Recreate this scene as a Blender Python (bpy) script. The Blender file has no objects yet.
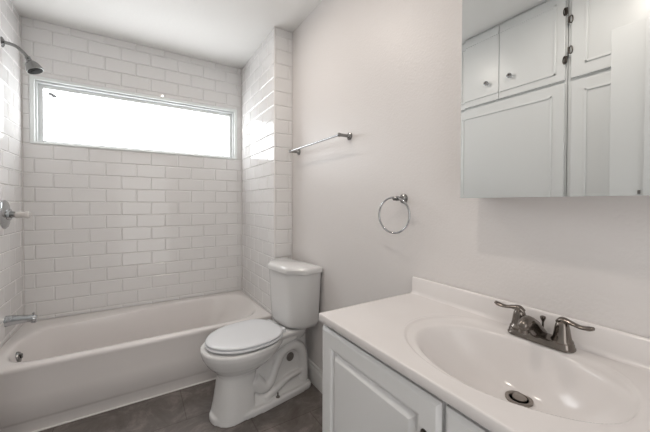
import bpy, bmesh, math, random
from mathutils import Vector, Matrix
R = math.radians
PI = math.pi
random.seed(7)
S = bpy.context.scene
C = S.collection

# ------------------------------------------------------------------ camera
cam_d = bpy.data.cameras.new('camera')
cam = bpy.data.objects.new('camera', cam_d)
C.objects.link(cam)
S.camera = cam
cam_d.sensor_width = 36
cam_d.lens = 299.96 / 650 * 36
cam_d.shift_y = -8.24 / 650
cam_d.clip_start = 0.02
_F = Vector((0.52971072, 0.84805505, -0.01446307)).normalized()
_R = Vector((0.84816186, -0.5297298, 0.00279312)).normalized()
_U = _R.cross(_F)
m3 = Matrix((_R, _U, -_F)).transposed()
cam.matrix_world = Matrix.Translation((0, 0, 1.2)) @ m3.to_4x4()

# ------------------------------------------------------------------ world, light, exposure
world = bpy.data.worlds.new('world')
S.world = world
world.use_nodes = True
wb = world.node_tree.nodes['Background']
wb.inputs[0].default_value = (1.0, 0.985, 0.97, 1)
wb.inputs[1].default_value = 1.7
WINDOW_STRENGTH = 4.8
BULB_POWER = 4.0
S.view_settings.view_transform = 'Standard'
S.view_settings.look = 'None'
S.view_settings.gamma = 1
S.view_settings.use_curve_mapping = False
S.view_settings.exposure = 0.33

# ------------------------------------------------------------------ key dimensions (metres)
XR = 0.993      # right wall
XP = 0.8476     # tub side of the stub wall
XL = -0.6764    # left wall
YB = 2.8706     # back wall
YP = 2.055      # front of the stub wall
YT = 2.104      # tub apron
ZC = 2.4814     # ceiling
ZK = 0.829      # counter top
YF = -0.70      # front wall
XC = -0.43      # face of the built-in cupboards

# ------------------------------------------------------------------ materials
def mat(name, col, rough=0.5, metal=0.0, spec=0.5, coat=0.0, emis=None, noise=None, bump=None, trans=0.0):
    m = bpy.data.materials.new(name)
    m.use_nodes = True
    nt = m.node_tree
    b = nt.nodes['Principled BSDF']
    b.inputs['Base Color'].default_value = (*col, 1)
    b.inputs['Roughness'].default_value = rough
    b.inputs['Metallic'].default_value = metal
    b.inputs['Specular IOR Level'].default_value = spec
    b.inputs['Coat Weight'].default_value = coat
    b.inputs['Transmission Weight'].default_value = trans
    if emis:
        b.inputs['Emission Color'].default_value = (*emis[0], 1)
        b.inputs['Emission Strength'].default_value = emis[1]
    tc = nt.nodes.new('ShaderNodeTexCoord')
    if noise:                                   # (scale, second colour, detail)
        n = nt.nodes.new('ShaderNodeTexNoise')
        n.inputs['Scale'].default_value = noise[0]
        n.inputs['Detail'].default_value = noise[2]
        nt.links.new(tc.outputs['Object'], n.inputs['Vector'])
        r = nt.nodes.new('ShaderNodeValToRGB')
        r.color_ramp.elements[0].position = 0.35
        r.color_ramp.elements[1].position = 0.68
        r.color_ramp.elements[0].color = (*col, 1)
        r.color_ramp.elements[1].color = (*noise[1], 1)
        nt.links.new(n.outputs['Fac'], r.inputs['Fac'])
        nt.links.new(r.outputs['Color'], b.inputs['Base Color'])
    if bump:                                    # (scale, strength, distance)
        n = nt.nodes.new('ShaderNodeTexNoise')
        n.inputs['Scale'].default_value = bump[0]
        n.inputs['Detail'].default_value = 3
        nt.links.new(tc.outputs['Object'], n.inputs['Vector'])
        bp = nt.nodes.new('ShaderNodeBump')
        bp.inputs['Strength'].default_value = bump[1]
        bp.inputs['Distance'].default_value = bump[2]
        nt.links.new(n.outputs['Fac'], bp.inputs['Height'])
        nt.links.new(bp.outputs['Normal'], b.inputs['Normal'])
    return m

M = {}
M['paint'] = mat('wall_paint', (0.73, 0.702, 0.69), 0.42, spec=0.45, bump=(110, 0.5, 0.002))
M['ceiling'] = mat('ceiling_paint', (0.86, 0.85, 0.83), 0.7, bump=(55, 0.3, 0.002))
M['tile'] = mat('glazed_tile', (0.77, 0.757, 0.75), 0.055, spec=0.42, bump=(9, 0.05, 0.002))
M['grout'] = mat('grout', (0.78, 0.765, 0.755), 0.8)
M['tub'] = mat('tub_enamel', (0.79, 0.757, 0.742), 0.14, spec=0.5)
M['caulk'] = mat('caulk', (0.80, 0.78, 0.76), 0.5)
M['ceramic'] = mat('vitreous_china', (0.74, 0.735, 0.73), 0.09, spec=0.5)
M['seat'] = mat('seat_plastic', (0.76, 0.775, 0.80), 0.22)
M['counter'] = mat('cultured_marble', (0.76, 0.728, 0.716), 0.16, spec=0.5, noise=(7, (0.78, 0.75, 0.738), 4))
M['cabinet'] = mat('cabinet_enamel', (0.74, 0.74, 0.74), 0.33)
M['cupboard'] = mat('cupboard_enamel', (0.735, 0.75, 0.752), 0.33)
M['trim'] = mat('trim_enamel', (0.74, 0.735, 0.72), 0.35)
M['vinyl_white'] = mat('window_vinyl', (0.80, 0.83, 0.82), 0.35)
M['frame_grey'] = mat('window_frame_grey', (0.68, 0.70, 0.70), 0.4)
M['chrome'] = mat('chrome', (0.50, 0.51, 0.52), 0.09, metal=1)
M['chrome_dull'] = mat('aged_chrome', (0.26, 0.26, 0.255), 0.2, metal=1)
M['nickel'] = mat('brushed_nickel', (0.20, 0.178, 0.16), 0.17, metal=1)
M['drain_metal'] = mat('worn_drain_metal', (0.34, 0.31, 0.285), 0.3, metal=1)
M['bronze'] = mat('dark_bronze', (0.05, 0.042, 0.036), 0.35, metal=0.7)
M['dark'] = mat('black_rubber_and_drain_shade', (0.012, 0.011, 0.010), 0.8, spec=0.15)  # spray face; also the painted shade inside the drain
M['hole'] = mat('recess_shade_and_bolt', (0.15, 0.135, 0.125), 0.6)  # painted shade of the flank hole; the floor bolts share it
M['mirror'] = mat('silvered_glass', (0.83, 0.855, 0.86), 0.0, metal=1)
M['acrylic'] = mat('clear_acrylic', (0.86, 0.82, 0.79), 0.10, trans=0.35)
M['pane'] = mat('frosted_daylit_pane', (0.8, 0.8, 0.8), 0.35, emis=((0.94, 0.975, 1.0), WINDOW_STRENGTH))
M['sticker'] = mat('grey_sticker', (0.32, 0.33, 0.34), 0.5)
M['glow'] = mat('bulb_glass', (0.9, 0.9, 0.9), 0.3, emis=((1.0, 0.88, 0.74), 4.0))

def floor_material():
    m = mat('slate_vinyl', (0.10, 0.085, 0.078), 0.42, bump=(18, 0.25, 0.002))
    nt = m.node_tree
    b = nt.nodes['Principled BSDF']
    tc = nt.nodes.new('ShaderNodeTexCoord')
    n1 = nt.nodes.new('ShaderNodeTexNoise'); n1.inputs['Scale'].default_value = 5.5; n1.inputs['Detail'].default_value = 9; n1.inputs['Roughness'].default_value = 0.72
    n1.inputs['Distortion'].default_value = 0.6
    nt.links.new(tc.outputs['Object'], n1.inputs['Vector'])
    r = nt.nodes.new('ShaderNodeValToRGB')
    e = r.color_ramp.elements
    e[0].position = 0.33; e[0].color = (0.108, 0.090, 0.080, 1)
    e[1].position = 0.66; e[1].color = (0.29, 0.255, 0.235, 1)
    k = e.new(0.5); k.color = (0.165, 0.145, 0.135, 1)
    nt.links.new(n1.outputs['Fac'], r.inputs['Fac'])
    br = nt.nodes.new('ShaderNodeTexBrick')
    br.inputs['Scale'].default_value = 1.0
    br.inputs['Brick Width'].default_value = 0.61
    br.inputs['Row Height'].default_value = 0.305
    br.inputs['Mortar Size'].default_value = 0.0022
    br.inputs['Color1'].default_value = (1, 1, 1, 1); br.inputs['Color2'].default_value = (0.86, 0.86, 0.86, 1)
    br.inputs['Mortar'].default_value = (0.55, 0.53, 0.5, 1)
    mp = nt.nodes.new('ShaderNodeMapping'); mp.inputs['Location'].default_value = (0.08, 0.03, 0)
    nt.links.new(tc.outputs['Object'], mp.inputs['Vector'])
    nt.links.new(mp.outputs['Vector'], br.inputs['Vector'])
    mx = nt.nodes.new('ShaderNodeMix'); mx.data_type = 'RGBA'; mx.blend_type = 'MULTIPLY'
    mx.inputs[0].default_value = 1.0
    nt.links.new(r.outputs['Color'], mx.inputs[6]); nt.links.new(br.outputs['Color'], mx.inputs[7])
    nt.links.new(mx.outputs[2], b.inputs['Base Color'])
    return m
M['floor'] = floor_material()

# ------------------------------------------------------------------ helpers
def obj(name, bm, m, parent=None, smooth=False, loc=None, doubles=False):
    if doubles:
        bmesh.ops.remove_doubles(bm, verts=bm.verts, dist=1e-5)
    bmesh.ops.recalc_face_normals(bm, faces=bm.faces)
    me = bpy.data.meshes.new(name)
    bm.to_mesh(me); bm.free()
    me.materials.append(m)
    if smooth:
        for p in me.polygons: p.use_smooth = True
        if smooth != 'all':
            me.set_sharp_from_angle(angle=R(40 if smooth is True else smooth))
    o = bpy.data.objects.new(name, me)
    C.objects.link(o)
    if parent: o.parent = parent
    if loc: o.location = loc
    return o

def tag(o, label, cat, group=None):
    o['label'] = label; o['category'] = cat
    if group: o['group'] = group
    return o

def thing(name, label, cat, loc=(0, 0, 0), rotz=0, group=None):
    o = bpy.data.objects.new(name, None); C.objects.link(o)
    o.empty_display_size = 0.05
    o.location = loc; o.rotation_euler = (0, 0, rotz)
    return tag(o, label, cat, group)

def struct(name, bm, m, parent=None, **k):
    o = obj(name, bm, m, parent, **k)
    if not parent: o['kind'] = 'structure'
    return o

def box(bm, a, b, bev=0, seg=2):
    a, b = Vector(a), Vector(b)
    lo = Vector((min(a[i], b[i]) for i in range(3))); hi = Vector((max(a[i], b[i]) for i in range(3)))
    t = bmesh.new()
    bmesh.ops.create_cube(t, size=1)
    for v in t.verts:
        v.co = Vector((lo[i] + (v.co[i] + 0.5) * (hi[i] - lo[i]) for i in range(3)))
    if bev:
        bmesh.ops.bevel(t, geom=list(t.edges), offset=bev, segments=seg, profile=0.5, affect='EDGES')
    merge(bm, t)
    return bm

def merge(bm, t):
    me = bpy.data.meshes.new('tmp'); t.to_mesh(me); t.free()
    bm.from_mesh(me); bpy.data.meshes.remove(me)

def loft(bm, rings, cap0=True, cap1=True, closed=True):
    vs = [[bm.verts.new(p) for p in r] for r in rings]
    n = len(vs[0])
    for i in range(len(vs) - 1):
        for j in range(n if closed else n - 1):
            k = (j + 1) % n
            bm.faces.new((vs[i][j], vs[i][k], vs[i + 1][k], vs[i + 1][j]))
    if cap0: bm.faces.new(list(reversed(vs[0])))
    if cap1: bm.faces.new(vs[-1])
    return vs

def lathe(bm, prof, origin, axis, n=32, cap=True):
    """prof: list of (radius, distance along axis)."""
    ax = Vector(axis).normalized(); o = Vector(origin)
    e1 = ax.orthogonal().normalized(); e2 = ax.cross(e1)
    rings = [[o + ax * h + (e1 * math.cos(2 * PI * k / n) + e2 * math.sin(2 * PI * k / n)) * max(r, 1e-5) for k in range(n)] for r, h in prof]
    loft(bm, rings, cap, cap)
    return bm

def catmull(pts, n=8, closed=False):
    pts = [Vector(p) for p in pts]; out = []
    N = len(pts)
    rng = range(N) if closed else range(N - 1)
    for i in rng:
        if closed:
            p0, p1, p2, p3 = pts[(i - 1) % N], pts[i], pts[(i + 1) % N], pts[(i + 2) % N]
        else:
            p0, p1, p2, p3 = pts[max(i - 1, 0)], pts[i], pts[i + 1], pts[min(i + 2, N - 1)]
        for k in range(n):
            t = k / n
            out.append(0.5 * ((2 * p1) + (p2 - p0) * t + (2 * p0 - 5 * p1 + 4 * p2 - p3) * t * t + (3 * p1 - p0 - 3 * p2 + p3) * t ** 3))
    if not closed: out.append(pts[-1])
    return out

def sweep(bm, pts, rad, n=16, up=(0, 0, 1), flat=None, closed=False):
    """tube along pts; rad a list (or number); flat = list of height/width ratios."""
    pts = [Vector(p) for p in pts]; N = len(pts)
    if not isinstance(rad, (list, tuple)): rad = [rad] * N
    rings = []
    up = Vector(up)
    for i, p in enumerate(pts):
        if closed: d = pts[(i + 1) % N] - pts[i - 1]
        else: d = pts[min(i + 1, N - 1)] - pts[max(i - 1, 0)]
        d.normalize()
        s = d.cross(up)
        if s.length < 1e-4: s = d.orthogonal()
        s.normalize(); u = s.cross(d)
        f = flat[i] if flat else 1
        rings.append([p + (s * math.cos(2 * PI * k / n) + u * math.sin(2 * PI * k / n) * f) * rad[i] for k in range(n)])
    if closed:
        vs = [[bm.verts.new(q) for q in r] for r in rings]
        for i in range(N):
            for j in range(n):
                k = (j + 1) % n; ii = (i + 1) % N
                bm.faces.new((vs[i][j], vs[i][k], vs[ii][k], vs[ii][j]))
    else:
        loft(bm, rings)
    return bm

def interp(a, n):
    """resample list of scalars to n values, linear."""
    out = []
    for i in range(n):
        t = i / (n - 1) * (len(a) - 1); k = min(int(t), len(a) - 2)
        out.append(a[k] + (a[k + 1] - a[k]) * (t - k))
    return out

# ------------------------------------------------------------------ tiling: every tile is a low bevelled pad on the grout plane
TH, TW, TZ0 = 0.1016, 0.2032, 1.3070 - 0.1016 * 13
def tiles(bm, regions, x_joint, to3, depth=0.0050):
    """regions: list of (u0,u1,z0,z1); to3(u, z, h) gives the point (h = height above grout)."""
    for (u0, u1, z0, z1) in regions:
        r0 = int(math.floor((z0 - TZ0) / TH)) - 1
        for r in range(r0, r0 + 30):
            za, zb = TZ0 + r * TH, TZ0 + (r + 1) * TH
            if zb <= z0 + 0.004 or za >= z1 - 0.004: continue
            off = x_joint if r % 2 == 0 else x_joint + TW / 2
            k0 = int(math.floor((u0 - off) / TW)) - 1
            for k in range(k0, k0 + 20):
                ua, ub = off + k * TW, off + (k + 1) * TW
                a, b = max(ua, u0), min(ub, u1); c, d = max(za, z0), min(zb, z1)
                if b - a < 0.006 or d - c < 0.006: continue
                g, e = 0.0010, 0.0066
                e = min(e, (b - a) / 3, (d - c) / 3)
                jit = [random.uniform(-0.00012, 0.00012) for _ in range(2)]
                lo = [(a + g, c + g), (b - g, c + g), (b - g, d - g), (a + g, d - g)]
                hi = [(a + e, c + e), (b - e, c + e), (b - e, d - e), (a + e, d - e)]
                v0 = [bm.verts.new(to3(u, z, 0)) for u, z in lo]
                v1 = [bm.verts.new(to3(u, z, 0.0012)) for u, z in lo]
                v2 = [bm.verts.new(to3(u, z, depth + jit[0] * (1 if i in (0, 1) else -1) + jit[1] * (1 if i in (0, 3) else -1))) for i, (u, z) in enumerate(hi)]
                for A, B in ((v0, v1), (v1, v2)):
                    for i in range(4):
                        j = (i + 1) % 4
                        bm.faces.new((A[i], A[j], B[j], B[i]))
                bm.faces.new(v2)
    return bm

# ------------------------------------------------------------------ room shell
bm = bmesh.new(); box(bm, (XL - 0.12, YF - 0.12, -0.1), (XR + 0.12, YB + 0.15, 0)); struct('floor', bm, M['floor'])
bm = bmesh.new(); box(bm, (XL - 0.12, YF - 0.12, ZC), (XR + 0.12, YB + 0.15, ZC + 0.1)); struct('ceiling', bm, M['ceiling'])
bm = bmesh.new(); box(bm, (XR, YF - 0.12, 0), (XR + 0.12, YB + 0.15, ZC)); struct('wall_right', bm, M['paint'])
bm = bmesh.new(); box(bm, (XL - 0.12, YF - 0.12, 0), (XL - 0.003, YB + 0.15, ZC)); wl = struct('wall_left', bm, M['paint'])
bm = bmesh.new(); tiles(bm, [(YP, YB - 0.001, 0.364, ZC)], 0.07 + 10 * TW, lambda u, z, h: (XL - 0.003 + h, u, z)); obj('tile_cladding', bm, M['tile'], wl)
bm = bmesh.new(); box(bm, (XL - 0.0032, YP, 0.0), (XL - 0.0012, YB, ZC)); obj('grout_bed', bm, M['grout'], wl)

# window opening in the back wall
WX0, WX1, WZ0, WZ1 = -0.633, 0.804, 1.616, 2.086
OX0, OX1, OZ0, OZ1 = -0.612, 0.782, 1.630, 2.062
bm = bmesh.new()
yb0, yb1 = YB + 0.003, YB + 0.15
box(bm, (XL, yb0, 0), (OX0, yb1, ZC)); box(bm, (OX1, yb0, 0), (XR, yb1, ZC))
box(bm, (OX0, yb0, 0), (OX1, yb1, OZ0)); box(bm, (OX0, yb0, OZ1), (OX1, yb1, ZC))
wb_ = struct('wall_back', bm, M['grout'])
bm = bmesh.new()
tiles(bm, [(XL + 0.0012, WX0, WZ0, WZ1), (WX1, XP, WZ0, WZ1), (XL + 0.0012, XP, 0.364, WZ0), (XL + 0.0012, XP, WZ1, ZC)], 0.4005, lambda u, z, h: (u, yb0 - h, z))
obj('tile_cladding', bm, M['tile'], wb_)

bm = bmesh.new(); box(bm, (XP + 0.003, YP + 0.003, 0), (XR, yb0, ZC)); wp = struct('wall_partition', bm, M['grout'])
bm = bmesh.new()
tiles(bm, [(YP + 0.006, YB - 0.0015, 0.364, ZC)], 0.06 + 10 * TW, lambda u, z, h: (XP + 0.003 - h, u, z))
obj('tile_cladding', bm, M['tile'], wp)
bm = bmesh.new()
tiles(bm, [(XP + 0.004, XR - 0.001, 0.0, ZC)], 0.045 + 4 * TW, lambda u, z, h: (u, YP + 0.003 - h, z))
obj('tile_cladding', bm, M['tile'], wp)
bm = bmesh.new(); box(bm, (XP - 0.0005, YP - 0.001, 0.0), (XP + 0.006, YP + 0.007, ZC), 0.0012); obj('corner_bead', bm, M['caulk'], wp)

bm = bmesh.new(); box(bm, (XL - 0.003, YB - 0.0035, 0.364), (XL + 0.003, YB + 0.003, ZC), 0.001); obj('corner_caulk', bm, M['caulk'], wb_)
bm = bmesh.new(); box(bm, (XP - 0.0025, YB - 0.0035, 0.364), (XP + 0.003, YB + 0.003, ZC), 0.001); obj('corner_caulk', bm, M['caulk'], wb_)
# front wall (behind the camera) with an open doorway, and the return on the left
bm = bmesh.new()
box(bm, (XL, YF - 0.1, 0), (-0.30, YF, ZC)); box(bm, (0.50, YF - 0.1, 0), (XR, YF, ZC)); box(bm, (-0.30, YF - 0.1, 2.05), (0.50, YF, ZC))
struct('wall_front', bm, M['paint'])
bm = bmesh.new(); box(bm, (XL, YF, 0), (-0.37, 0.425, ZC)); struct('wall_left_return', bm, M['cupboard'])

# baseboard on the right wall
bm = bmesh.new()
prof = [(0, 0), (-0.013, 0), (-0.013, 0.095), (-0.010, 0.108), (-0.0075, 0.112), (-0.0065, 0.128), (-0.003, 0.133), (0, 0.133)]
loft(bm, [[(XR + a, y, b) for a, b in prof] for y in (0.872, YP)])
struct('baseboard_right', bm, M['trim'])

# window
win = bpy.data.objects.new('window_1', None); C.objects.link(win); win['kind'] = 'structure'
win.location = ((WX0 + WX1) / 2, YB, WZ0)
def wobj(n, bm, m, **k):
    for v in bm.verts: v.co -= win.location
    return obj(n, bm, m, win, **k)
def frame(bm, x0, x1, z0, z1, w, y0, y1, wb=None, bev=0.002):
    wb = w if wb is None else wb
    box(bm, (x0, y0, z0), (x0 + w, y1, z1), bev); box(bm, (x1 - w, y0, z0), (x1, y1, z1), bev)
    box(bm, (x0 + w, y0, z1 - w), (x1 - w, y1, z1), bev); box(bm, (x0 + w, y0, z0), (x1 - w, y1, z0 + wb), bev)
bm = bmesh.new(); frame(bm, WX0, WX1, WZ0, WZ1, 0.024, YB - 0.009, YB + 0.012, 0.011); wobj('window_casing', bm, M['vinyl_white'])
bm = bmesh.new(); frame(bm, OX0, OX1, OZ0 - 0.004, OZ1, 0.014, YB + 0.010, YB + 0.085, 0.010); wobj('window_frame', bm, M['frame_grey'])
bm = bmesh.new(); frame(bm, OX0 + 0.012, OX1 - 0.012, OZ0 + 0.004, OZ1 - 0.012, 0.029, YB + 0.036, YB + 0.062, 0.013); wobj('window_sash', bm, M['frame_grey'])
bm = bmesh.new(); box(bm, (OX0 + 0.028, YB + 0.046, OZ0 + 0.010), (OX1 - 0.028, YB + 0.052, OZ1 - 0.028)); wobj('pane', bm, M['pane'])
bm = bmesh.new()
pts = [(-0.545, 1.991), (-0.538, 2.003), (-0.527, 2.002), (-0.505, 1.990), (-0.507, 1.981), (-0.522, 1.978), (-0.530, 1.986)]
pts = [(-0.522 + (x + 0.524) * 1.35, 1.982 + (z - 1.990) * 1.5) for x, z in pts]
loft(bm, [[(x, y, z) for x, z in pts] for y in (YB + 0.0445, YB + 0.0462)])
wobj('sticker', bm, M['sticker'])

# ------------------------------------------------------------------ bathtub
tub = thing('bathtub', 'off-white alcove bathtub with a smooth apron beneath the window', 'bathtub', (0.0857, YT, 0))
def local(bm, o):
    """bring world-space geometry into the space of a parent thing."""
    bpy.context.view_layer.update()
    mi = o.matrix_world.inverted()
    for v in bm.verts: v.co = mi @ v.co
    return bm
RIM = 0.362
inner = [(0.354, 2.163), (0.08, 2.163), (-0.19, 2.164), (-0.43, 2.168), (-0.555, 2.205), (-0.605, 2.29), (-0.618, 2.40), (-0.603, 2.53), (-0.53, 2.655),
         (-0.33, 2.715), (0.08, 2.762), (0.44, 2.795), (0.64, 2.79), (0.755, 2.735), (0.806, 2.61), (0.815, 2.45), (0.790, 2.30), (0.715, 2.20), (0.58, 2.166)]
inn = catmull([(x, y, 0) for x, y in inner], 6, True)
x0, x1, y0, y1 = XL + 0.001, XP - 0.001, YT, YB - 0.001
cx, cy = 0.10, 2.48
def outer_pt(p):
    dx, dy = p.x - cx, p.y - cy
    # map direction to the rectangle keeping x of the long sides
    sx = (x1 - cx) / dx if dx > 0 else (x0 - cx) / dx
    sy = (y1 - cy) / dy if dy > 0 else (y0 - cy) / dy
    s = min(abs(sx), abs(sy))
    return Vector((cx + dx * s, cy + dy * s, 0))
out = [outer_pt(p) for p in inn]
corners = [Vector((a, b, 0)) for a in (x0, x1) for b in (y0, y1)]
for c in corners:
    i = min(range(len(out)), key=lambda i: (out[i] - c).length); out[i] = c.copy()
def inset(p, t, zz):
    d = (inn[0] * 0)
    q = p.copy()
    k_l, k_r, k_y = 0.10, 0.34, 0.075
    kx = k_r if p.x > cx else k_l
    w = abs(p.x - cx) / 0.71
    q.x = p.x - math.copysign(kx * t * w ** 2, p.x - cx)
    wy = abs(p.y - cy) / 0.32
    q.y = p.y - math.copysign(k_y * t * wy ** 1.5, p.y - cy)
    q.z = zz
    return q
def lift(ps, z, k=0.0):
    return [Vector((p.x + (cx - p.x) * k, p.y + (cy - p.y) * k, z)) for p in ps]
def mix(A, B, t, z): return [Vector((a.x + (b.x - a.x) * t, a.y + (b.y - a.y) * t, z)) for a, b in zip(A, B)]
rings = []
# apron: skirt with toe recess, straight face, rounded top edge
def skirt(ps, dy, z):
    return [Vector((p.x, p.y + (dy if p.y < YT + 0.001 else 0), z)) for p in ps]
rings.append(skirt(out, 0.016, 0.0)); rings.append(skirt(out, 0.013, 0.060)); rings.append(skirt(out, 0.008, 0.072)); rings.append(skirt(out, 0.0, 0.084))
rings.append(skirt(out, 0.002, 0.20)); rings.append(skirt(out, 0.003, 0.318)); rings.append(skirt(out, 0.0, 0.336)); rings.append(skirt(out, -0.001, 0.350))
rings.append(skirt(out, 0.003, 0.358)); rings.append(skirt(out, 0.011, RIM))
rings.append(mix(out, inn, 0.60, RIM)); rings.append(mix(out, inn, 0.86, RIM - 0.001)); rings.append(mix(out, inn, 1.0, RIM - 0.006))
inn2 = lambda t, z: [inset(p, t, z) for p in inn]
rings += [inn2(0.06, RIM - 0.018), inn2(0.15, RIM - 0.05), inn2(0.42, 0.20), inn2(0.66, 0.105), inn2(0.82, 0.072), inn2(1.1, 0.058), inn2(1.6, 0.053)]
bm = bmesh.new(); loft(bm, rings, False, True); local(bm, tub)
obj('tub_shell', bm, M['tub'], tub, smooth=50)
bm = bmesh.new(); box(bm, (XL + 0.001, YT + 0.006, 0.0005), (XP - 0.001, YT + 0.018, 0.006), 0.002); local(bm, tub); obj('caulk_line', bm, M['caulk'], tub)
bm = bmesh.new()
lathe(bm, [(0, 0.011), (0.018, 0.0105), (0.030, 0.007), (0.034, 0.0), (0.034, -0.01)], (-0.597, 2.43, 0.292), (1, 0, 0.12))
local(bm, tub); ov = obj('overflow_plate', bm, M['chrome_dull'], tub, smooth=True); ov['label'] = 'tarnished chrome overflow plate'
bm = bmesh.new(); box(bm, (-0.590, 2.424, 0.286), (-0.578, 2.436, 0.312), 0.003); local(bm, tub); bm2 = bm
lv = obj('trip_lever', bm2, M['chrome_dull'], ov, smooth=True)

# ------------------------------------------------------------------ tub and shower fittings
YV = 2.53
sp = thing('tub_spout', 'chrome tub spout on the left tiled wall above the tub rim', 'spout', (XL, YV, 0.487))
bm = bmesh.new()
P = catmull([(0, 0, 0), (0.04, 0, 0.002), (0.085, 0, -0.001), (0.12, 0, -0.004), (0.138, 0, -0.008)], 5)
sweep(bm, P, interp([0.033, 0.029, 0.0245, 0.0225, 0.021, 0.018], len(P)), 24)
lathe(bm, [(0.013, 0.012), (0.0145, -0.024), (0.012, -0.026)], (0.126, 0, -0.006), (0, 0, 1), 20)
obj('spout_body', bm, M['chrome'], sp, smooth=True)
bm = bmesh.new(); lathe(bm, [(0.0025, 0), (0.0025, 0.012), (0.006, 0.014), (0.006, 0.020), (0.002, 0.022)], (0.124, 0, 0.010), (0, 0, 1), 14)
obj('diverter_knob', bm, M['chrome'], sp, smooth=True)

vl = thing('shower_valve', 'round chrome shower valve with a clear lever handle on the left tiled wall', 'valve', (XL, YV, 1.128))
bm = bmesh.new(); lathe(bm, [(0.086, 0.0), (0.086, 0.004), (0.080, 0.010), (0.055, 0.017), (0.034, 0.020), (0.032, 0.030), (0.0, 0.031)], (0, 0, 0), (1, 0, 0), 48)
obj('escutcheon', bm, M['chrome'], vl, smooth=True)
bm = bmesh.new(); lathe(bm, [(0.020, 0.028), (0.018, 0.045), (0.015, 0.055), (0.0, 0.056)], (0, 0, 0), (1, 0, 0), 24)
obj('valve_stem', bm, M['chrome_dull'], vl, smooth=True)
bm = bmesh.new()
lathe(bm, [(0.014, 0.046), (0.0210, 0.054), (0.0190, 0.075), (0.0200, 0.094), (0.0235, 0.104), (0.020, 0.113), (0.0, 0.115)], (0, 0, -0.002), (1, -0.05, 0.0), 10)
h = obj('valve_handle', bm, M['acrylic'], vl, smooth=True); h['label'] = 'clear acrylic handle'

sh = thing('wall_shower', 'chrome shower head on a bent arm high on the left tiled wall', 'shower', (XL, 2.53, 2.150))
bm = bmesh.new(); lathe(bm, [(0.030, 0), (0.029, 0.004), (0.018, 0.010), (0.010, 0.013)], (0, 0, 0), (1, 0, 0), 28)
obj('wall_flange', bm, M['chrome_dull'], sh, smooth=True)
bm = bmesh.new()
P = catmull([(0, 0, 0), (0.035, 0, -0.002), (0.065, 0, -0.012), (0.092, 0, -0.038), (0.112, 0, -0.064)], 6)
sweep(bm, P, 0.0095, 16)
obj('shower_arm', bm, M['chrome_dull'], sh, smooth=True)
bm = bmesh.new()
ax = Vector((0.42, -0.06, -0.90)).normalized(); o0 = Vector((0.108, 0, -0.058))
lathe(bm, [(0.010, 0), (0.014, 0.003), (0.014, 0.013), (0.011, 0.016), (0.015, 0.022), (0.0155, 0.030), (0.024, 0.036), (0.0335, 0.050), (0.041, 0.074), (0.043, 0.084), (0.041, 0.090), (0.037, 0.091), (0, 0.0905)], o0, ax, 32)
hd = obj('head_bell', bm, M['chrome_dull'], sh, smooth=True)
bm = bmesh.new(); lathe(bm, [(0.039, 0.0895), (0.037, 0.0935), (0.024, 0.0935), (0.022, 0.096), (0, 0.097)], o0, ax, 32)
sf = obj('spray_face', bm, M['dark'], sh, smooth=True); sf['label'] = 'black spray face'

# ------------------------------------------------------------------ toilet
TO = thing('toilet', 'white two-piece toilet with closed lid beside the tub', 'toilet', (0.948, 1.812, 0), R(190.0))
# local frame: +x forward from the wall, +y lateral (towards the camera side is -? see below), z up
def ell(u0, u1, hw, z, n=48, p=2.0, pf=None):
    """closed outline; u0 back, u1 front, superelliptic."""
    c, a = (u0 + u1) / 2, (u1 - u0) / 2; r = []
    for k in range(n):
        t = 2 * PI * k / n; ct, st = math.cos(t), math.sin(t)
        e = 2 / (pf if (pf and ct > 0) else p)
        r.append(Vector((c + a * math.copysign(abs(ct) ** e, ct), hw * math.copysign(abs(st) ** e, st), z)))
    return r
bm = bmesh.new()
loft(bm, [ell(0.385, 0.618, 0.114, 0.0, p=3.2, pf=2.5), ell(0.385, 0.615, 0.112, 0.02, p=3.2, pf=2.5), ell(0.388, 0.602, 0.106, 0.08, p=3.2, pf=2.5), ell(0.388, 0.588, 0.098, 0.17, p=3.2, pf=2.5), ell(0.370, 0.580, 0.094, 0.235, p=2.8, pf=2.4),
          ell(0.310, 0.588, 0.104, 0.256, p=2.2), ell(0.265, 0.614, 0.134, 0.282, p=2.1), ell(0.235, 0.640, 0.160, 0.310, p=2.1), ell(0.210, 0.658, 0.176, 0.340, p=2.1),
          ell(0.190, 0.668, 0.187, 0.368, p=2.1), ell(0.190, 0.671, 0.189, 0.390, p=2.1), ell(0.195, 0.667, 0.184, 0.399, p=2.1)])
# rear deck carrying the tank
loft(bm, [ell(0.02, 0.34, 0.085, 0.330, p=4), ell(0.01, 0.35, 0.105, 0.362, p=4), ell(0.008, 0.36, 0.118, 0.385, p=4), ell(0.008, 0.36, 0.122, 0.400, p=4), ell(0.02, 0.35, 0.114, 0.408, p=4)])
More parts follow.
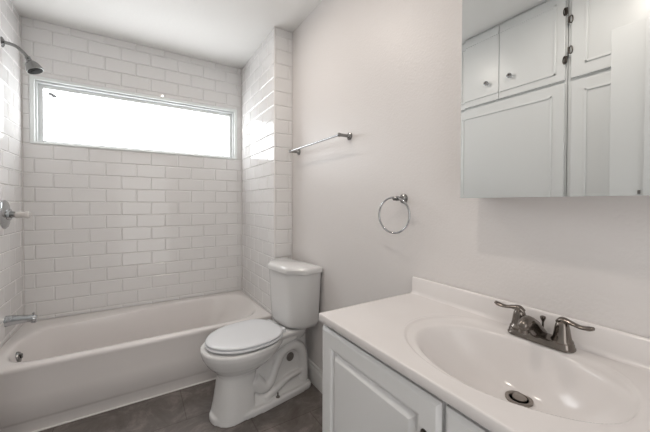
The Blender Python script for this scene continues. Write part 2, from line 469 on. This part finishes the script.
# rear web and foot
loft(bm, [ell(0.004, 0.46, 0.066, 0.0, p=8), ell(0.004, 0.46, 0.062, 0.10, p=8), ell(0.002, 0.46, 0.058, 0.24, p=8), ell(0.002, 0.46, 0.066, 0.34, p=8)])
foot = lambda g, z: ell(-0.004 + g, 0.628 - g, 0.126 - g, z, p=9, pf=2.4)
loft(bm, [foot(0.0, 0.0), foot(0.0, 0.026), foot(0.004, 0.034), foot(0.010, 0.038)])
loft(bm, [ell(0.004, 0.42, 0.100, 0.03, p=8), ell(0.006, 0.41, 0.090, 0.055, p=8), ell(0.01, 0.40, 0.07, 0.085, p=6)])
for s in (-1, 1):                                         # trapway relief on both flanks
    P = catmull([(0.40, s * 0.050, 0.175), (0.345, s * 0.060, 0.115), (0.295, s * 0.062, 0.125), (0.255, s * 0.062, 0.200), (0.210, s * 0.062, 0.275), (0.130, s * 0.060, 0.298), (0.062, s * 0.060, 0.255), (0.040, s * 0.062, 0.16), (0.045, s * 0.066, 0.05)], 7)
    sweep(bm, P, interp([0.046, 0.040, 0.032, 0.030, 0.032, 0.034, 0.034, 0.034, 0.036], len(P)), 16)
    P = catmull([(0.44, s * 0.080, 0.270), (0.34, s * 0.085, 0.312), (0.24, s * 0.085, 0.350), (0.12, s * 0.08, 0.365)], 6)
    sweep(bm, P, interp([0.030, 0.036, 0.032, 0.028], len(P)), 16)
    P = catmull([(0.33, s * 0.080, 0.045), (0.25, s * 0.080, 0.080), (0.16, s * 0.075, 0.105), (0.05, s * 0.070, 0.112)], 6)
    sweep(bm, P, interp([0.022, 0.022, 0.018, 0.016], len(P)), 14)
bowl = obj('bowl', bm, M['ceramic'], TO)
rm = bowl.modifiers.new('blend', 'REMESH'); rm.mode = 'VOXEL'; rm.voxel_size = 0.0048; rm.use_smooth_shade = True
sm = bowl.modifiers.new('relax', 'SMOOTH'); sm.factor = 0.5; sm.iterations = 3
# seat and lid
def seat_ring(g, z, e=0.0):
    r = []
    for k in range(64):
        t = 2 * PI * k / 64; ct, st = math.cos(t), math.sin(t)
        a = 0.222 - g; b = 0.184 - g
        pw = 2.0 if ct > 0 else 2.5
        r.append(Vector((0.426 + a * math.copysign(abs(ct) ** (2 / pw), ct), b * math.copysign(abs(st) ** (2 / pw), st) * (1 - 0.04 * ct), z)))
    return r
bm = bmesh.new(); loft(bm, [seat_ring(0.006, 0.407), seat_ring(0.001, 0.410), seat_ring(0.0, 0.416), seat_ring(0.003, 0.421), seat_ring(0.03, 0.423)])
st = obj('seat', bm, M['seat'], TO, smooth=60)
bm = bmesh.new(); loft(bm, [seat_ring(0.010, 0.4245), seat_ring(0.004, 0.4265), seat_ring(0.002, 0.431), seat_ring(0.006, 0.4365), seat_ring(0.02, 0.4395), seat_ring(0.08, 0.442), seat_ring(0.15, 0.443)])
obj('seat_lid', bm, M['seat'], TO, smooth=60)
for s in (-1, 1):
    bm = bmesh.new(); box(bm, (0.196, s * 0.075 - 0.022, 0.396), (0.246, s * 0.075 + 0.022, 0.434), 0.007, 3); obj('hinge', bm, M['seat'], TO, smooth=True)
# tank
def octo(hw, d0, d1, ch_u, ch_v, z, r=0.0):
    pts = [(d0, -hw), (d1 - ch_u, -hw), (d1, -hw + ch_v), (d1, hw - ch_v), (d1 - ch_u, hw), (d0, hw)]
    # soften each corner with three points
    out = []
    n = len(pts)
    for i in range(n):
        p, a, b = Vector(pts[i]), Vector(pts[i - 1]), Vector(pts[(i + 1) % n])
        rr = min(r, 0.012 if i in (0, 5) else r)
        A = p + (a - p).normalized() * rr; B = p + (b - p).normalized() * rr
        for t in (0, 0.25, 0.5, 0.75, 1):
            q = A * (1 - t) ** 2 + p * 2 * t * (1 - t) + B * t ** 2
            out.append(Vector((q.x, q.y, z)))
    return out
bm = bmesh.new()
loft(bm, [octo(0.130, 0.03, 0.150, 0.06, 0.06, 0.412, 0.03), octo(0.172, 0.014, 0.176, 0.07, 0.085, 0.424, 0.035), octo(0.186, 0.008, 0.184, 0.074, 0.09, 0.452, 0.035), octo(0.194, 0.006, 0.188, 0.075, 0.093, 0.56, 0.032), octo(0.206, 0.004, 0.194, 0.076, 0.098, 0.766, 0.026)])
obj('tank', bm, M['ceramic'], TO, smooth=60)
bm = bmesh.new()
loft(bm, [octo(0.208, -0.002, 0.202, 0.08, 0.10, 0.764, 0.012), octo(0.212, -0.004, 0.206, 0.08, 0.105, 0.769, 0.012), octo(0.213, -0.004, 0.207, 0.08, 0.105, 0.790, 0.012), octo(0.208, 0.0, 0.202, 0.08, 0.105, 0.800, 0.012), octo(0.200, 0.010, 0.190, 0.077, 0.096, 0.806, 0.012)])
obj('tank_lid', bm, M['ceramic'], TO, smooth=35)
for s in (-1, 1):
    bm = bmesh.new(); lathe(bm, [(0.013, 0), (0.0125, 0.004), (0.007, 0.007), (0.0045, 0.008), (0.0045, 0.026), (0.003, 0.028), (0, 0.028)], (0.262, s * 0.106, 0.036), (0, 0, 1), 18)
    b_ = obj('floor_bolt', bm, M['hole'], TO, smooth=True); b_['label'] = 'dark rusted floor bolt'
    bm = bmesh.new(); lathe(bm, [(0.027, -0.01), (0.027, 0.003), (0.0, 0.0035)], (0.140, s * 0.060, 0.222), (0, s, 0.03), 24)  # solid disc, its dark colour stands for the shade in a hole
    b_ = obj('recess_shade_disc', bm, M['hole'], TO, smooth=True); b_['label'] = 'dark disc standing for a shaded round recess'

# ------------------------------------------------------------------ towel bar and towel ring
def mount(bm, base, out, L, r=0.019):
    lathe(bm, [(r, 0), (r * 1.04, 0.003), (r * 0.98, 0.007), (r * 0.72, 0.010), (0.0105, 0.014), (0.0090, 0.020), (0.0085, L * 0.6), (0.0095, L - 0.006), (0.011, L), (0.0105, L + 0.007), (0.006, L + 0.010), (0, L + 0.0105)], base, out, 24)
tb = thing('towel_bar', 'chrome towel bar on the painted wall above the toilet', 'towel bar', (XR, 1.645, 1.570))
for y in (-0.312, 0.300):
    bm = bmesh.new(); mount(bm, (0, y, 0), (-1, 0, 0), 0.070, 0.021); obj('post', bm, M['chrome_dull'], tb, smooth=True)
bm = bmesh.new(); lathe(bm, [(0.006, 0), (0.006, 0.612)], (-0.072, -0.312, -0.001), (0, 1, 0), 20); obj('bar', bm, M['chrome'], tb, smooth=True)
tr = thing('towel_ring', 'chrome towel ring on the painted wall left of the mirror cabinet', 'towel ring', (XR, 0.934, 1.222))
bm = bmesh.new(); mount(bm, (0, 0, 0), (-1, 0, 0), 0.040, 0.021); obj('post', bm, M['chrome_dull'], tr, smooth=True)
bm = bmesh.new(); lathe(bm, [(0.0085, -0.012), (0.0095, -0.008), (0.0095, 0.008), (0.0085, 0.012)], (-0.050, 0, 0), (0.2, -1, 0), 16); obj('ring_holder', bm, M['chrome_dull'], tr, smooth=True)
bm = bmesh.new()
rr = 0.077
a_ = R(13)
P = [(-0.052 + rr * 0.98 * math.sin(t) * -math.sin(a_), 0.010 + rr * 0.98 * math.sin(t) * math.cos(a_), 0.005 - rr + rr * math.cos(t)) for t in [2 * PI * k / 72 for k in range(72)]]
sweep(bm, P, 0.0042, 12, up=(1, 0.2, 0.01), closed=True); obj('ring', bm, M['chrome'], tr, smooth='all')

# ------------------------------------------------------------------ vanity cabinet
VY0, VY1, VX = -0.095, 0.8672, 0.545
va = thing('vanity_cabinet', 'white vanity cabinet with raised panel doors under the sink counter', 'cabinet', (0.77, 0.38, 0))
bm = bmesh.new()
box(bm, (VX + 0.05, VY0 + 0.02, 0.0), (XR - 0.001, VY1 - 0.0, 0.10))
box(bm, (VX, VY0, 0.10), (VX + 0.018, VY1, 0.790), 0.0015)
box(bm, (XR - 0.030, VY0, 0.10), (XR - 0.0145, VY1, 0.8015)); box(bm, (VX + 0.018, VY0, 0.10), (XR - 0.030, VY1, 0.118))
for y in (VY0, VY1 - 0.018): box(bm, (VX + 0.018, y, 0.118), (XR - 0.030, y + 0.018, 0.8015), 0.001)
local(bm, va); obj('cabinet_body', bm, M['cabinet'], va)
def raised_door(y0, y1, z0, z1, x, sw=0.066):
    """overlay door facing -x; outer edge profile, sunk cove and raised centre panel."""
    bm = bmesh.new()
    rings = []
    def rect(g, xx): return [Vector((xx, y0 + g, z0 + g)), Vector((xx, y1 - g, z0 + g)), Vector((xx, y1 - g, z1 - g)), Vector((xx, y0 + g, z1 - g))]
    rings = [rect(0, x + 0.019), rect(0, x + 0.008), rect(0.003, x + 0.006), rect(0.009, x + 0.0005), rect(0.011, x), rect(sw - 0.014, x), rect(sw - 0.008, x + 0.002), rect(sw - 0.005, x + 0.011), rect(sw, x + 0.0118),
             rect(sw + 0.003, x + 0.0112), rect(sw + 0.016, x + 0.002), rect(sw + 0.018, x + 0.001)]
    loft(bm, rings, True, True)
    return bm
def pull(parent, x, y, z0, z1):
    bm = bmesh.new()
    P = catmull([(x, y, z0), (x - 0.018, y, z0 + 0.002), (x - 0.027, y, z0 + 0.014), (x - 0.029, y, (z0 + z1) / 2), (x - 0.027, y, z1 - 0.014), (x - 0.018, y, z1 - 0.002), (x, y, z1)], 6)
    sweep(bm, P, interp([0.0075, 0.005, 0.0045, 0.006, 0.0045, 0.005, 0.0075], len(P)), 12, up=(0, 1, 0))
    for z in (z0, z1): lathe(bm, [(0.010, 0), (0.010, 0.002), (0.007, 0.004)], (x, y, z), (-1, 0, 0), 16)
    local(bm, va); return obj('handle', bm, M['bronze'], parent, smooth=True)
for (y0, y1, hy) in ((0.394, 0.8645, 0.432), (-0.078, 0.3845, 0.352)):
    bm = raised_door(y0, y1, 0.135, 0.7865, 0.526); local(bm, va); d = obj('door', bm, M['cabinet'], va)
    hd_ = pull(d, 0.527, hy, 0.590, 0.700)
    hd_['label'] = 'dark metal pull'

# ------------------------------------------------------------------ countertop with integral basin
ct = thing('countertop', 'off-white vanity top with an oval basin and low backsplash', 'countertop', (0.77, 0.38, 0.8025))
CX0, CX1, CY0, CY1 = 0.5186, XR - 0.0015, -0.105, 0.868
DR = (0.822, 0.380)
def top_z(x, y):
    z = ZK
    # outer bead line of the dished rim
    ro = math.hypot((x - 0.765) / 0.200, (y - 0.403) / 0.252)
    back = 1 / (1 + math.exp(-(x - 0.905) / 0.006)) if abs(y - 0.378) < 0.5 else 0     # flat faucet deck at the back
    dish = 0.0055 / (1 + math.exp((ro - 0.965) / 0.014))
    bead = -0.0016 * math.exp(-((ro - 1.0) / 0.016) ** 2)
    bead += 0.0016 * math.exp(-((ro - 0.965) / 0.014) ** 2)
    z -= (dish + bead) * (1 - back)
    # bowl: contours slide from the rim centre towards the drain
    r = 1.0
    for _ in range(12):
        k = max(0.0, 1 - r)
        cxx, cyy = 0.742 + (DR[0] - 0.742) * k * 1.0, 0.378 + (DR[1] - 0.378) * k
        r = 0.5 * r + 0.5 * math.hypot((x - cxx) / 0.158, (y - cyy) / 0.226)
    D = 0.124 * (1 - r ** 2.7) if r < 1.4 else -0.2
    k = 0.0042
    sp_ = k * math.log1p(math.exp(min(D / k, 60)))
    if r < 0.21: sp_ = 0.124 * (1 - 0.21 ** 2.7) + 0.001 * (1 - r / 0.21)
    return z - sp_
bm = bmesh.new()
NX, NY = 120, 244
E_ = 0.002
grid = []
XB = XR - 0.020
for i in range(NX + 1):
    row = []
    for j in range(NY + 1):
        x = CX0 + E_ + (XB - CX0 - E_) * i / NX; y = CY0 + E_ + (CY1 - CY0 - 2 * E_) * j / NY
        row.append(bm.verts.new((x, y, top_z(x, y))))
    grid.append(row)
for i in range(NX):
    for j in range(NY):
        bm.faces.new((grid[i][j], grid[i + 1][j], grid[i + 1][j + 1], grid[i][j + 1]))
# edge skirt around the slab
loop = [grid[i][0] for i in range(NX + 1)] + [grid[NX][j] for j in range(1, NY + 1)] + [grid[i][NY] for i in range(NX - 1, -1, -1)] + [grid[0][j] for j in range(NY - 1, 0, -1)]
def ring_out(g, z):
    r = []
    for v in loop:
        x, y = v.co.x, v.co.y
        if x <= CX0 + E_ + 1e-6: x -= g
        if y <= CY0 + E_ + 1e-6: y -= g
        if y >= CY1 - E_ - 1e-6: y += g
        r.append(bm.verts.new((x, y, z)))
    return r
prev = loop
for g, z in ((E_ * 0.6, ZK - 0.0008), (E_, ZK - 0.004), (E_, 0.805), (E_ - 0.001, 0.8035), (-0.02, 0.8035)):
    cur = ring_out(g, z)
    for a in range(len(loop)):
        b = (a + 1) % len(loop)
        bm.faces.new((prev[a], prev[b], cur[b], cur[a]))
    prev = cur
local(bm, ct); obj('basin_top', bm, M['counter'], ct, smooth=50)
bm = bmesh.new()
BS = ZK + 0.066
y_ = [CY0, CY1]
prof = [(XR - 0.0015, 0.8035), (XR - 0.0015, BS - 0.001), (XR - 0.004, BS), (XR - 0.014, BS), (XR - 0.0175, BS - 0.002), (XR - 0.0195, BS - 0.006), (XR - 0.0200, ZK + 0.012), (XR - 0.022, ZK + 0.005), (XR - 0.026, ZK + 0.0012), (XR - 0.033, ZK + 0.0001), (XR - 0.033, ZK - 0.004), (XR - 0.020, 0.8035)]
loft(bm, [[(a, y, b) for a, b in prof] for y in (CY0 + 0.001, CY1 - 0.001)]); local(bm, ct); obj('backsplash', bm, M['counter'], ct, smooth=40)
ZD = top_z(*DR)
bm = bmesh.new(); lathe(bm, [(0.030, -0.004), (0.0305, 0.0022), (0.028, 0.0032), (0.0225, 0.0022), (0.020, -0.002), (0.0195, -0.010)], (DR[0], DR[1], ZD + 0.003), (0, 0, 1), 40, cap=False)
local(bm, ct); dr = obj('drain_flange', bm, M['drain_metal'], ct, smooth=True); dr['label'] = 'metal drain ring'
bm = bmesh.new(); lathe(bm, [(0.0200, -0.0012), (0.0, -0.0012)], (DR[0], DR[1], ZD + 0.003), (0, 0, 1), 28); local(bm, ct)
obj('drain_opening', bm, M['dark'], dr)  # flat black disc painting the shade down the drain
bm = bmesh.new(); lathe(bm, [(0.0150, -0.002), (0.0165, 0.001), (0.0160, 0.0032), (0.006, 0.0045), (0, 0.0047)], (DR[0] + 0.0025, DR[1], ZD + 0.003), (0, 0, 1), 28); local(bm, ct)
obj('stopper', bm, M['drain_metal'], dr, smooth=True)

# ------------------------------------------------------------------ faucet
fa = thing('faucet', 'brushed nickel two-handle faucet on the back of the sink counter', 'faucet', (0.928, 0.379, ZK))
def stad(L, W, z, n=40):
    r = []
    for k in range(n):
        t = 2 * PI * k / n; ct_, st_ = math.cos(t), math.sin(t)
        r.append(Vector((W * math.copysign(abs(ct_) ** 0.75, ct_), (L - W) * (1 if st_ > 0 else -1) * min(1, abs(st_) * 3) + W * math.copysign(abs(st_) ** 1.0, st_), z)))
    return r
bm = bmesh.new(); loft(bm, [stad(0.079, 0.027, 0.0003), stad(0.079, 0.027, 0.004), stad(0.077, 0.0255, 0.006), stad(0.076, 0.0245, 0.014), stad(0.073, 0.022, 0.018), stad(0.060, 0.014, 0.0195)])
obj('base_plate', bm, M['nickel'], fa, smooth=40)
for s in (-1, 1):
    bm = bmesh.new()
    lathe(bm, [(0.0235, 0.014), (0.0245, 0.018), (0.0235, 0.022), (0.0205, 0.025), (0.0185, 0.036), (0.0165, 0.050), (0.0145, 0.060), (0.0115, 0.067), (0.006, 0.0715), (0, 0.0725)], (0, s * 0.051, 0), (0, 0, 1), 32)
    hb = obj('handle', bm, M['nickel'], fa, smooth=True)
    bm = bmesh.new()
    P = catmull([(0.002, s * 0.044, 0.062), (-0.001, s * 0.054, 0.0715), (-0.003, s * 0.068, 0.0715), (-0.005, s * 0.088, 0.068), (-0.007, s * 0.105, 0.070), (-0.008, s * 0.116, 0.074)], 6)
    n_ = len(P)
    sweep(bm, P, interp([0.010, 0.0115, 0.0095, 0.0080, 0.0088, 0.0095, 0.0060], n_), 14, flat=interp([1, 0.9, 0.7, 0.58, 0.55, 0.62, 0.7], n_))
    obj('lever', bm, M['nickel'], hb, smooth=True)
bm = bmesh.new()
secs = [(0.020, 0.010, 0.022, 0.010), (0.012, 0.010, 0.030, 0.0140), (-0.004, 0.010, 0.043, 0.0165), (-0.024, 0.012, 0.060, 0.0170), (-0.044, 0.024, 0.072, 0.0162), (-0.064, 0.040, 0.080, 0.0150), (-0.082, 0.046, 0.078, 0.0140), (-0.096, 0.048, 0.070, 0.0120), (-0.101, 0.050, 0.062, 0.0070)]
loft(bm, [[Vector((x, hw * math.copysign(abs(math.cos(2 * PI * k / 24)) ** 0.85, math.cos(2 * PI * k / 24)), (z0 + z1) / 2 + (z1 - z0) / 2 * math.sin(2 * PI * k / 24))) for k in range(24)] for x, z0, z1, hw in secs])
lathe(bm, [(0.0095, 0), (0.0105, -0.010), (0.009, -0.011)], (-0.088, 0, 0.050), (0, 0, 1), 20)
obj('spout', bm, M['nickel'], fa, smooth=True)
bm = bmesh.new(); lathe(bm, [(0.0025, 0.01), (0.0025, 0.046), (0.004, 0.050), (0.0068, 0.056), (0.0068, 0.061), (0.003, 0.063), (0, 0.063)], (0.019, 0, 0), (0, 0, 1), 14)
obj('lift_rod', bm, M['nickel'], fa, smooth=True)

# ------------------------------------------------------------------ mirror cabinet
XM = XR - 0.12
mc = thing('mirror_cabinet', 'frameless mirrored medicine cabinet on the wall above the sink', 'mirror', (XR, 0.20, 1.218))
bm = bmesh.new(); box(bm, (XM + 0.008, -0.180, 1.221), (XR - 0.001, 0.580, 1.93), 0.001); local(bm, mc); obj('cabinet_body', bm, M['cabinet'], mc)
bm = bmesh.new()
def mrect(g, xx): return [Vector((xx, -0.183 + g, 1.218 + g)), Vector((xx, 0.583 - g, 1.218 + g)), Vector((xx, 0.583 - g, 1.933 - g)), Vector((xx, -0.183 + g, 1.933 - g))]
loft(bm, [mrect(0, XM + 0.007), mrect(0, XM + 0.00016), mrect(0.013, XM)], True, True)
local(bm, mc); mg = obj('mirror_door', bm, M['mirror'], mc)

# ------------------------------------------------------------------ built-in cupboards on the left (seen in the mirror)
def flat_door(y0, y1, z0, z1, x, m=0.068, open_lo=False, open_hi=False):
    """slab door facing +x with an applied bead; the bead can run off either side."""
    bm = bmesh.new(); box(bm, (x - 0.018, y0, z0), (x, y1, z1), 0.003)
    a, b = (y0 + 0.002 if open_lo else y0 + m), (y1 - 0.002 if open_hi else y1 - m)
    w, h = 0.014, 0.006
    box(bm, (x - 0.002, a, z0 + m), (x + h, b, z0 + m + w), 0.0035); box(bm, (x - 0.002, a, z1 - m - w), (x + h, b, z1 - m), 0.0035)
    if not open_lo: box(bm, (x - 0.002, a, z0 + m), (x + h, a + w, z1 - m), 0.0035)
    if not open_hi: box(bm, (x - 0.002, b - w, z0 + m), (x + h, b, z1 - m), 0.0035)
    return bm
def knob(parent, root, p):
    bm = bmesh.new(); lathe(bm, [(0.011, 0), (0.0085, 0.003), (0.006, 0.010), (0.012, 0.016), (0.0165, 0.022), (0.0155, 0.028), (0.0075, 0.032), (0, 0.0322)], p, (1, 0, 0), 24); local(bm, root)
    k = obj('knob', bm, M['chrome'], parent, smooth=True)
    bm = bmesh.new(); lathe(bm, [(0.0080, 0.0310), (0.007, 0.0335), (0, 0.0345)], p, (1, 0, 0), 16); local(bm, root); obj_ = obj('knob_centre', bm, M['bronze'], root, smooth=True)
    return k, obj_
def hinge(parent, root, p, s):
    bm = bmesh.new()
    lathe(bm, [(0.003, -0.020), (0.005, -0.018), (0.005, 0.018), (0.003, 0.020)], (p[0], p[1], p[2]), (0, 0, 1), 12)
    sweep(bm, [(p[0] - 0.002, p[1] + s * (0.010 + 0.008 * math.sin(t)), p[2] + 0.022 * math.cos(t)) for t in [2 * PI * k / 20 for k in range(20)]], 0.0032, 8, up=(1, 0, 0.01), closed=True)
    if s > 0: box(bm, (p[0] - 0.005, p[1], p[2] - 0.024), (p[0] + 0.002, p[1] + 0.012, p[2] + 0.022), 0.003)
    local(bm, root)
    return obj('hinge', bm, M['bronze'], parent, smooth=True)
cb = thing('linen_cupboard', 'white built-in cupboard with two small upper doors over one large door, seen in the mirror', 'cupboard', (-0.55, 1.155, 0))
bm = bmesh.new(); box(bm, (XL, 0.768, 0.0), (XC - 0.019, 1.552, ZC - 0.002), 0.001); local(bm, cb); obj('carcass', bm, M['cupboard'], cb)
for y0, y1, ky in ((1.1645, 1.548, 1.243), (0.775, 1.1615, 1.083)):
    bm = flat_door(y0, y1, 1.945, 2.462, XC, 0.044, open_lo=y0 > 1, open_hi=y0 < 1); local(bm, cb); d = obj('door', bm, M['cupboard'], cb)
    k, kc = knob(d, cb, (XC, ky, 2.077)); kc.parent = k
    if y0 < 1:
        for z in (2.350, 2.062): hinge(d, cb, (XC + 0.004, 0.766, z), 1)
bm = flat_door(0.775, 1.548, 0.12, 1.928, XC, 0.062); local(bm, cb); obj('door', bm, M['cupboard'], cb)
cb2 = thing('tall_cupboard', 'white built-in cupboard beside the linen cupboard, seen at the right of the mirror', 'cupboard', (-0.55, 0.59, 0))
bm = bmesh.new(); box(bm, (XL, 0.427, 0.0), (XC - 0.019, 0.764, ZC - 0.002), 0.001); local(bm, cb2); obj('carcass', bm, M['cupboard'], cb2)
bm = flat_door(0.430, 0.746, 1.945, 2.470, XC, 0.066, open_lo=True); local(bm, cb2); d = obj('door', bm, M['cupboard'], cb2)
for z in (2.292, 2.112): hinge(d, cb2, (XC + 0.004, 0.756, z), -1)
bm = flat_door(0.430, 0.742, 0.12, 1.925, XC, 0.062, open_lo=True); local(bm, cb2); obj('door', bm, M['cupboard'], cb2)

# room door folded back against the cupboard
bm = bmesh.new(); box(bm, (-0.414, 0.4262, 0.012), (-0.379, 0.554, 2.118), 0.002)
dl = struct('door_1', bm, M['cupboard'])
bm = bmesh.new(); box(bm, (-0.380, 0.436, 1.222), (-0.374, 0.446, 1.240), 0.002); obj('door_latch', bm, M['chrome_dull'], dl)

# ------------------------------------------------------------------ ceiling lights (above the frame, light the room)
for lx, ly, lab in ((0.30, 1.60, 'small round white ceiling light nearer the toilet'), (0.08, 0.50, 'small round white ceiling light nearer the doorway')):
    cl = thing('ceiling_light', lab, 'ceiling light', (lx, ly, ZC))
    bm = bmesh.new(); lathe(bm, [(0.085, 0), (0.085, -0.010), (0.080, -0.016), (0.070, -0.018), (0.069, -0.004)], (0, 0, 0), (0, 0, 1), 40, cap=False); obj('trim_ring', bm, M['trim'], cl, smooth=True)
    bm = bmesh.new(); lathe(bm, [(0.069, -0.006), (0.060, -0.012), (0.0, -0.016)], (0, 0, 0), (0, 0, 1), 40); obj('diffuser', bm, M['glow'], cl, smooth='all')
    ld = bpy.data.lights.new('lamp_light', 'AREA'); ld.shape = 'DISK'; ld.size = 0.10; ld.energy = BULB_POWER; ld.color = (1.0, 0.90, 0.81)
    lo = bpy.data.objects.new('lamp_light', ld); C.objects.link(lo); lo.location = (lx, ly, ZC - 0.022)
